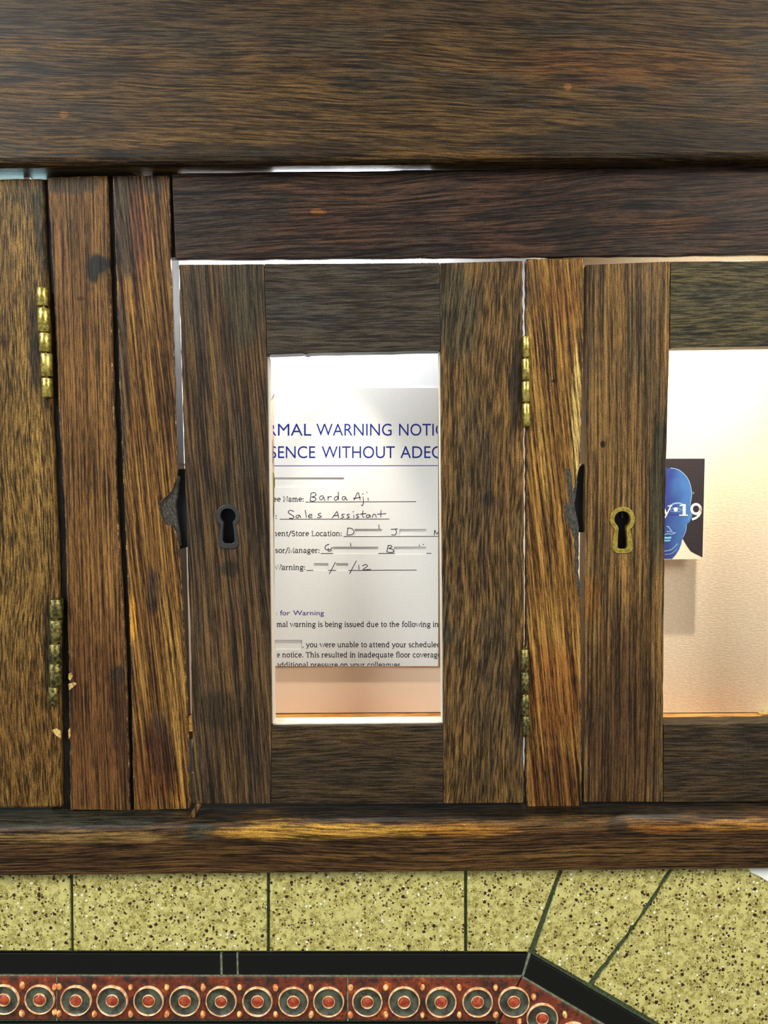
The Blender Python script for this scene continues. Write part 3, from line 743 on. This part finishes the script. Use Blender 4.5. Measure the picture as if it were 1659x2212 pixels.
def sans(name, word, x0, x1, ytop, ybase, mat, parent, thin=-0.002, ref='H', clip=True):
    """built-in sans lettering fitted to a pixel box and laid on the sheet"""
    cu = bpy.data.curves.new('t', 'FONT'); cu.body = word; cu.offset = thin; cu.resolution_u = 4
    ob = bpy.data.objects.new('t', cu); COL.objects.link(ob)
    cu2 = bpy.data.curves.new('t2', 'FONT'); cu2.body = ref; cu2.offset = thin
    ob2 = bpy.data.objects.new('t2', cu2); COL.objects.link(ob2)
    dg = bpy.context.evaluated_depsgraph_get()
    me = bpy.data.meshes.new_from_object(ob.evaluated_get(dg)); mr = bpy.data.meshes.new_from_object(ob2.evaluated_get(dg))
    h = max(v.co.y for v in mr.vertices); xa = min(v.co.x for v in me.vertices); xb = max(v.co.x for v in me.vertices)
    bm = bmesh.new(); bm.from_mesh(me)
    for v in bm.verts:
        x = x0 + (v.co.x - xa) / (xb - xa) * (x1 - x0); y = ybase - v.co.y / h * (ybase - ytop)
        v.co = P(x, y, IY)
    for o in (ob, ob2): bpy.data.objects.remove(o)
    for c in (cu, cu2): bpy.data.curves.remove(c)
    if clip: clip_bm(bm, PX0 + .3, PX1 - .3, PY0, PY1 - .3)
    for f in bm.faces:
        f.normal_update()
        if f.normal.y > 0: f.normal_flip()
    org = sum((v.co for v in bm.verts), Vector()) / len(bm.verts)
    for v in bm.verts: v.co -= org
    me2 = bpy.data.meshes.new(name); bm.to_mesh(me2); bm.free()
    return link(name, me2, mat, parent, org)

for wd_, a, b in (('RMAL', 577, 672.5), ('WARNING', 683.5, 846), ('NOTIC', 862, 961)):
    sans('heading_word', wd_, a, b, 915.5, 941, M_navy, notice)
for wd_, a, b in (('SENCE', 584, 681), ('WITHOUT', 695, 853), ('ADEQ', 865, 958)):
    sans('heading_word', wd_, a, b, 964, 989.5, M_navy, notice)
strokes_obj('heading_rule', [[(590, 1006.2), (950, 1005.8)]], 1.6, M_violet, notice)
for wd_, a, b in (('n', 589, 597.5), ('for', 605, 626.5), ('Warning', 633, 700)):
    sans('subheading_word', wd_, a, b, 1318.6, 1329, M_violet, notice, thin=0.006)

# --- small serif face drawn as strokes (units: x-height = 1, baseline 0)
def arc(cx, cy, rx, ry, a0, a1, n=10):
    return [(cx + rx * math.cos(math.radians(a0 + (a1 - a0) * i / n)), cy + ry * math.sin(math.radians(a0 + (a1 - a0) * i / n))) for i in range(n + 1)]
def sf(x, y, l=0.18): return [(x - l, y), (x + l, y)]
def sfl(x, y, l=0.2): return [(x - l, y), (x, y)]
A_ = 1.52; Cc = 1.40
G = {
 'a': ([arc(.36, .68, .26, .32, 155, 0) + [(.62, .1), (.78, .03)], arc(.34, .27, .24, .27, 80, 370, 12)], .88),
 'b': ([[(.2, A_), (.2, .05)], sfl(.2, A_), arc(.48, .5, .32, .5, 150, -150, 14)], .95),
 'c': ([arc(.48, .5, .36, .5, 45, 315, 14)], .86),
 'd': ([[(.74, A_), (.74, .0), (.88, .0)], sfl(.74, A_), arc(.44, .5, .32, .5, 30, 330, 14)], 1.02),
 'e': ([[(.14, .54), (.78, .54)] + arc(.46, .52, .33, .48, 5, 310, 14)], .92),
 'f': ([arc(.52, 1.22, .24, .30, 60, 180, 7) + [(.28, 0)], [(.06, .98), (.58, .98)], sf(.3, 0)], .6),
 'g': ([arc(.42, .62, .28, .36, 0, 360, 14), [(.62, .9), (.86, .96)], [(.24, .32), (.2, .12), (.5, .05), (.78, -.12), (.7, -.38), (.4, -.46), (.12, -.36), (.16, -.12), (.3, .04)]], .92),
 'h': ([[(.2, A_), (.2, 0)], sfl(.2, A_), sf(.2, 0), arc(.5, .66, .27, .34, 170, 0, 8) + [(.77, 0)], sf(.77, 0)], 1.04),
 'i': ([[(.22, .98), (.22, 0)], sfl(.22, .98), sf(.22, 0), [(.22, 1.36)]], .46),
 'l': ([[(.22, A_), (.22, 0)], sfl(.22, A_), sf(.22, 0)], .46),
 'm': ([[(.2, .98), (.2, 0)], sfl(.2, .98), sf(.2, 0), arc(.45, .66, .23, .34, 170, 0, 8) + [(.68, 0)], sf(.68, 0), arc(.92, .66, .23, .34, 170, 0, 8) + [(1.15, 0)], sf(1.15, 0)], 1.42),
 'n': ([[(.2, .98), (.2, 0)], sfl(.2, .98), sf(.2, 0), arc(.5, .66, .27, .34, 170, 0, 8) + [(.77, 0)], sf(.77, 0)], 1.04),
 'o': ([arc(.47, .5, .34, .5, 0, 360, 16)], .94),
 'p': ([[(.2, .98), (.2, -.45)], sfl(.2, .98), sf(.2, -.45), arc(.5, .5, .32, .5, 150, -150, 14)], .98),
 'q': ([[(.76, .98), (.76, -.45)], sf(.76, -.45), arc(.44, .5, .32, .5, 30, 330, 14)], 1.0),
 'r': ([[(.2, .98), (.2, 0)], sfl(.2, .98), sf(.22, 0, .22), [(.2, .62), (.36, .9), (.62, .96)]], .7),
 's': ([arc(.38, .75, .23, .24, 40, 250, 9) + arc(.38, .26, .26, .26, 80, -150, 9)], .74),
 't': ([[(.28, 1.3), (.28, .2)] + arc(.44, .2, .16, .2, 190, 300, 6), [(.06, .96), (.56, .96)]], .62),
 'u': ([[(.2, .98), (.2, .34)] + arc(.46, .34, .26, .34, 180, 350, 8), [(.76, .98), (.76, 0), (.9, 0)], sfl(.2, .98), sfl(.76, .98)], 1.04),
 'v': ([[(.1, .98), (.46, .0), (.82, .98)], sf(.1, .98, .16), sf(.82, .98, .16)], .92),
 'w': ([[(.1, .98), (.38, .0), (.64, .95), (.92, .0), (1.2, .98)], sf(.1, .98, .16), sf(1.2, .98, .16)], 1.3),
 'y': ([[(.1, .98), (.46, .05)], [(.82, .98), (.46, .05), (.3, -.36), (.1, -.42)], sf(.1, .98, .16), sf(.82, .98, .16)], .92),
 'N': ([[(.2, 0), (.2, Cc), (.98, 0), (.98, Cc)], sf(.2, 0), sfl(.2, Cc), sf(.98, Cc)], 1.2),
 'S': ([arc(.48, 1.04, .31, .36, 35, 250, 9) + arc(.48, .36, .35, .37, 80, -150, 9)], .98),
 'L': ([[(.24, Cc), (.24, .03), (.9, .03), (.94, .32)], sf(.24, Cc), sfl(.24, .02)], 1.0),
 'M': ([[(.2, 0), (.22, Cc), (.72, .1), (1.22, Cc), (1.26, 0)], sf(.2, 0), sf(1.26, 0), sfl(.22, Cc), [(1.22, Cc), (1.4, Cc)]], 1.48),
 'W': ([[(.08, Cc), (.45, 0), (.8, Cc), (1.16, 0), (1.52, Cc)], sf(.08, Cc), sf(1.52, Cc)], 1.6),
 'T': ([[(.08, 1.14), (.1, Cc - .03), (1.02, Cc - .03), (1.04, 1.14)], [(.56, Cc), (.56, 0)], sf(.56, 0, .22)], 1.12),
 ':': ([[(.2, .82)], [(.2, .12)]], .42), '.': ([[(.18, .1)]], .42), ',': ([[(.2, .12), (.2, -.05), (.1, -.28)]], .42),
 '/': ([[(.04, -.3), (.62, A_)]], .68), ' ': ([], .5),
}
def serif(text, x0, x1, ybase, xh, wd=1.6, name='printed_line', mat=None):
    """set a line; x0..x1 is where the first and last glyphs begin and end in the photo"""
    adv = sum(G[c][1] for c in text); k = (x1 - x0) / adv
    polys = []; x = 0.0
    for c in text:
        for st_ in G[c][0]:
            pts = [(x0 + (x + px) * k, ybase - py * xh) for px, py in st_]
            thin = len(st_) == 2 and abs(st_[0][1] - st_[1][1]) < 1e-6
            polys.append((pts, wd * (0.62 if thin else 1.0)))
        x += G[c][1]
    return strokes_obj(name, polys, wd, mat or M_ink, notice)
XH = 7.6
serif('ee Name:', 589.5, 657, 1083.3, XH)
serif(':', 594.5, 598.8, 1120.5, XH)
serif('ment/Store Location:', 586, 739, 1157.6, XH)
serif('sor/Manager:', 594, 691, 1194, XH)
serif('Warning:', 593.2, 660, 1230.6, XH)
serif('rmal warning is being issued due to the following inc', 591.5, 955.5, 1353.8, XH)
serif(', you were unable to attend your scheduled', 653, 952.5, 1397.8, XH)
serif('te notice. This resulted in inadequate floor coverage', 591.5, 953.5, 1419.6, XH)
serif('additional pressure on your colleagues.', 597, 869, 1441.5, XH)
lines = [[(660, 1084.6), (899, 1083.6)], [(604, 1121.6), (841, 1121.2)], [(742, 1158.9), (950, 1158.6)], [(693, 1195.6), (719, 1195.4)],
         [(817, 1195.4), (852, 1195.3)], [(921, 1195.2), (932, 1195.2)], [(662, 1232.3), (677, 1232.2)], [(709.5, 1232.2), (725.5, 1232.1)], [(752.5, 1232.2), (900, 1231.4)]]
for l in lines: strokes_obj('form_line', [l], 1.3, M_ink, notice)

# --- handwriting, traced in a zoomed view (4.046x, from 560, 740)
def smooth(pts, n=3):
    if len(pts) < 3: return pts
    out = []
    for i in range(len(pts) - 1):
        p0 = pts[max(i - 1, 0)]; p1 = pts[i]; p2 = pts[i + 1]; p3 = pts[min(i + 2, len(pts) - 1)]
        for k in range(n):
            t = k / n
            out.append(tuple(0.5 * (2 * p1[j] + (p2[j] - p0[j]) * t + (2 * p0[j] - 5 * p1[j] + 4 * p2[j] - p3[j]) * t * t + (-p0[j] + 3 * p1[j] - 3 * p2[j] + p3[j]) * t ** 3) for j in (0, 1)))
    out.append(pts[-1]); return out
def hand(name, strokes, wd=1.6):
    strokes_obj(name, [smooth([(560 + x / 4.046, 740 + y / 4.046) for x, y in s]) for s in strokes], wd, M_pen, notice)
hand('handwritten_word', [[(452, 1318), (449, 1350), (445, 1384)], [(450, 1319), (478, 1311), (498, 1325), (482, 1344), (456, 1350)], [(456, 1350), (490, 1356), (494, 1374), (470, 1386), (445, 1383)],
      [(562, 1341), (538, 1341), (526, 1360), (545, 1375), (564, 1348), (568, 1374), (576, 1381)], [(600, 1343), (601, 1379)], [(601, 1360), (614, 1346), (634, 1347)],
      [(690, 1347), (668, 1347), (655, 1368), (672, 1379), (689, 1352), (692, 1303)], [(691, 1303), (693, 1378)], [(752, 1345), (731, 1348), (724, 1366), (740, 1376), (756, 1350), (759, 1372), (774, 1374)]])
hand('handwritten_word', [[(828, 1379), (855, 1315)], [(866, 1312), (876, 1345), (882, 1377)], [(820, 1363), (888, 1352)], [(855, 1315), (866, 1312)], [(906, 1345), (911, 1395), (901, 1425), (890, 1416)], [(905, 1322)], [(950, 1355), (953, 1381)], [(940, 1308)]])
hand('handwritten_word', [[(303, 1477), (272, 1465), (252, 1482), (277, 1503), (303, 1520), (290, 1537), (260, 1534)], [(352, 1508), (327, 1511), (321, 1527), (339, 1531), (354, 1511), (364, 1532)], [(402, 1464), (413, 1531)],
      [(431, 1519), (461, 1509), (448, 1499), (431, 1512), (436, 1531), (464, 1527)], [(541, 1491), (515, 1499), (522, 1511), (544, 1519), (528, 1531), (506, 1528)]])
hand('handwritten_word', [[(635, 1536), (680, 1475)], [(680, 1475), (696, 1532)], [(645, 1516), (692, 1508)], [(747, 1500), (722, 1503), (727, 1515), (739, 1526), (713, 1536)], [(792, 1500), (769, 1504), (774, 1516), (789, 1526), (763, 1536)],
      [(825, 1505), (828, 1534)], [(822, 1478)], [(872, 1500), (850, 1503), (854, 1515), (871, 1526), (847, 1535)], [(907, 1468), (903, 1515), (917, 1531)], [(880, 1499), (936, 1494)],
      [(967, 1505), (941, 1508), (935, 1526), (955, 1529), (968, 1508), (973, 1531)], [(990, 1530), (992, 1507), (1012, 1500), (1024, 1530)], [(1064, 1464), (1062, 1527)], [(1030, 1501), (1109, 1494)]])
hand('handwritten_word', [[(776, 1620), (766, 1682)], [(768, 1622), (806, 1624), (829, 1650), (814, 1676), (766, 1683)], [(1045, 1590), (1048, 1629)]])
hand('handwritten_word', [[(1150, 1633), (1211, 1628)], [(1190, 1630), (1200, 1662), (1182, 1682), (1155, 1678)]])
hand('handwritten_word', [[(1530, 1683), (1534, 1638), (1552, 1676), (1570, 1640)]])
hand('handwritten_word', [[(612, 1762), (584, 1773), (575, 1797), (592, 1812), (622, 1806), (640, 1790)], [(603, 1795), (606, 1825), (636, 1812)], [(797, 1752), (801, 1782)]])
hand('handwritten_word', [[(1128, 1774), (1114, 1829)], [(1122, 1775), (1150, 1773), (1158, 1788), (1130, 1800)], [(1130, 1800), (1164, 1806), (1176, 1826), (1150, 1834), (1114, 1829)], [(1398, 1768), (1402, 1780)], [(1434, 1764)]])
hand('handwritten_date', [[(666, 1919), (612, 2022)], [(849, 1907), (789, 2020)], [(870, 1943), (873, 1986)], [(900, 1952), (930, 1939), (945, 1955), (904, 1985), (976, 1982)]], 1.5)

# ---- dark card with the blue head, standing off the right-hand back panel
KY = BY - 0.0128
crd = empty('printed_card', P(1438, 1208, KY))
tag(crd, 'small black card printed with a blue bald head and the number 19', 'card')
M_kblack = plain('card_black_print', (46, 38, 40), 0.4, 0.4, var=0.5, scale=900)
M_cream = plain('card_cream_stock', (238, 216, 190), 0.7, 0.2)
plank('stock', [(1350, 989), (1524.5, 989), (1519, 1208), (1350, 1209)], KY, 0.0007, M_cream, crd, bev=0.0001)
plank('mount_block', [(1380, 1040), (1430, 1040), (1430, 1150), (1380, 1150)], KY + 0.0007, 0.0121, M_cream, crd, bev=0)
def flat(name, px, Y, mat): return plank(name, px, Y, 0.00006, mat, crd, bev=0)
flat('black_print', [(1351, 991), (1522.5, 990.5), (1517.5, 1204), (1502, 1196.5), (1492, 1191), (1484, 1180), (1474, 1163), (1402, 1163), (1392, 1181), (1384, 1190), (1351, 1203)], KY - 0.00007, M_kblack)
def facemat():
    n = NB('blue_face_print'); p = n.pos(); c = n.xyz(p); q = P(1446, 1060, KY)
    dx = n.math('DIVIDE', n.math('SUBTRACT', c[0], q.x), 0.0165)
    f = n.step(n.math('ADD', dx, n.math('MULTIPLY', n.math('SUBTRACT', n.noise(p, 130, 3), 0.5), 0.9)), -0.3, 1.0)
    col = n.mix(f, lin((44, 54, 122)), lin((66, 112, 170)))
    return n.done(col, 0.4, 0.4)
M_face = facemat()
hr = [(1448, 1011), (1457, 1011.5), (1466, 1015), (1474, 1021), (1482, 1029), (1488, 1039), (1492, 1051), (1494, 1064), (1493.5, 1078), (1491, 1090), (1493, 1096), (1497, 1104), (1496, 1114), (1491, 1126), (1484, 1133), (1482, 1146), (1478, 1156), (1474, 1163), (1472, 1174), (1467, 1187), (1460, 1198), (1452, 1207)]
cxh = 1438
hl = [(2 * cxh - x, y) for x, y in reversed(hr)]
flat('head_print', hr + hl, KY - 0.00014, M_face)
M_lb = plain('pale_blue_print', (128, 166, 196), 0.4, 0.4); M_cy = plain('cyan_print', (120, 190, 208), 0.4, 0.4); M_db = plain('deep_blue_print', (50, 58, 140), 0.4, 0.4); M_kw = plain('card_lettering', (252, 236, 222), 0.5, 0.3)
FY = KY - 0.00022
def fstroke(name, polys, wd, mat, Y=FY): strokes_obj(name, [(smooth(a), b) if isinstance(a, list) and isinstance(b, (int, float)) else a for a, b in polys], wd, mat, crd, Y=Y, clip=False)
fstroke('head_outline', [([(1448, 1011), (1466, 1015), (1482, 1029), (1490, 1044), (1494, 1064), (1493, 1078), (1490, 1092)], 1.8)], 1.8, M_lb)
fstroke('eyebrow', [([(1447, 1093), (1456, 1088), (1468, 1087), (1477, 1091)], 3.6)], 3, M_lb)
fstroke('eye', [([(1446, 1102), (1456, 1097), (1466, 1098), (1474, 1103)], 1.5), ([(1448, 1104), (1458, 1106), (1470, 1104)], 1.2)], 1.5, M_lb)
fstroke('eyelid_shade', [([(1444, 1110), (1456, 1112), (1472, 1110)], 2.0)], 2, M_db)
fstroke('ear_line', [([(1486, 1124), (1491, 1114), (1494, 1106)], 1.2), ([(1483, 1134), (1481, 1148), (1475, 1161)], 1.4)], 1.3, M_lb)
fstroke('nose', [([(1440, 1137), (1444, 1138), (1448, 1144), (1452, 1147)], 2.4)], 2.4, M_lb)
fstroke('mouth', [([(1430, 1157), (1442, 1153), (1452, 1154), (1460, 1150)], 2.0), ([(1440, 1148), (1450, 1149), (1458, 1152)], 2.0)], 2, M_lb)
fstroke('lips', [([(1428, 1160), (1440, 1162), (1450, 1161)], 4.0), ([(1430, 1167), (1440, 1168), (1448, 1167)], 3.0)], 4, M_cy)
fstroke('chin_line', [([(1428, 1190), (1440, 1190), (1452, 1186), (1464, 1174)], 1.8), ([(1436, 1198), (1450, 1196), (1462, 1186)], 1.2)], 1.8, M_lb)
LYk = KY - 0.00030
def lett(name, polys): strokes_obj(name, polys, 3, M_kw, crd, Y=LYk, clip=False)
lett('lettering', [([(1432, 1093), (1440, 1112)], 4.0), ([(1449, 1093), (1440, 1112), (1434, 1122), (1428, 1122)], 2.4), ([(1442, 1093), (1452, 1093)], 1.6), ([(1428, 1093), (1436, 1093)], 1.6)])
strokes_obj('lettering', [[(1459.5, 1100.5)]], 6.4, M_kw, crd, Y=LYk, clip=False)
lett('lettering', [([(1478, 1089), (1478, 1114)], 6.4), ([(1467, 1113), (1486, 1113)], 2.6), ([(1468, 1092.5), (1478, 1090)], 2.6)])
ring = arc(1503.5, 1099.5, 9.6, 10.2, 0, 360, 24)
lett('lettering', [(ring[:13], 5.4), (ring[12:], 5.4), ([(1512.6, 1094), (1513.4, 1100), (1512.5, 1108), (1509, 1114), (1503, 1119), (1495, 1122)], 5.0)])
fstroke('print_mark', [([(1494, 1065), (1498, 1063), (1499, 1066), (1494, 1067)], 0.9)], .9, M_lb)

# ---- brass fitting lying on the floor of the right-hand box
q0 = P(1637, 1541.5, BY - 0.001)
zq = rzf + 0.0003
pts = [(1634, 0.0872), (1648, 0.0800), (1712, 0.0800), (1726, 0.0872)]
vs = []
for x, Y in pts:
    vs.append(Vector((P(x, 1545, Y).x, Y, rzf)))
vs = vs + [v + Vector((0, 0, 0.0016)) for v in vs]
plate = mesh_obj('brass_plate', vs, [(0, 1, 2, 3), (7, 6, 5, 4), (0, 4, 5, 1), (1, 5, 6, 2), (2, 6, 7, 3), (3, 7, 4, 0)], brass('bright_brass', (212, 196, 120), (238, 230, 180), 0.2))
bevel(plate, 0.0004)
tag(plate, 'small shiny brass plate lying on the wooden box floor', 'plate')
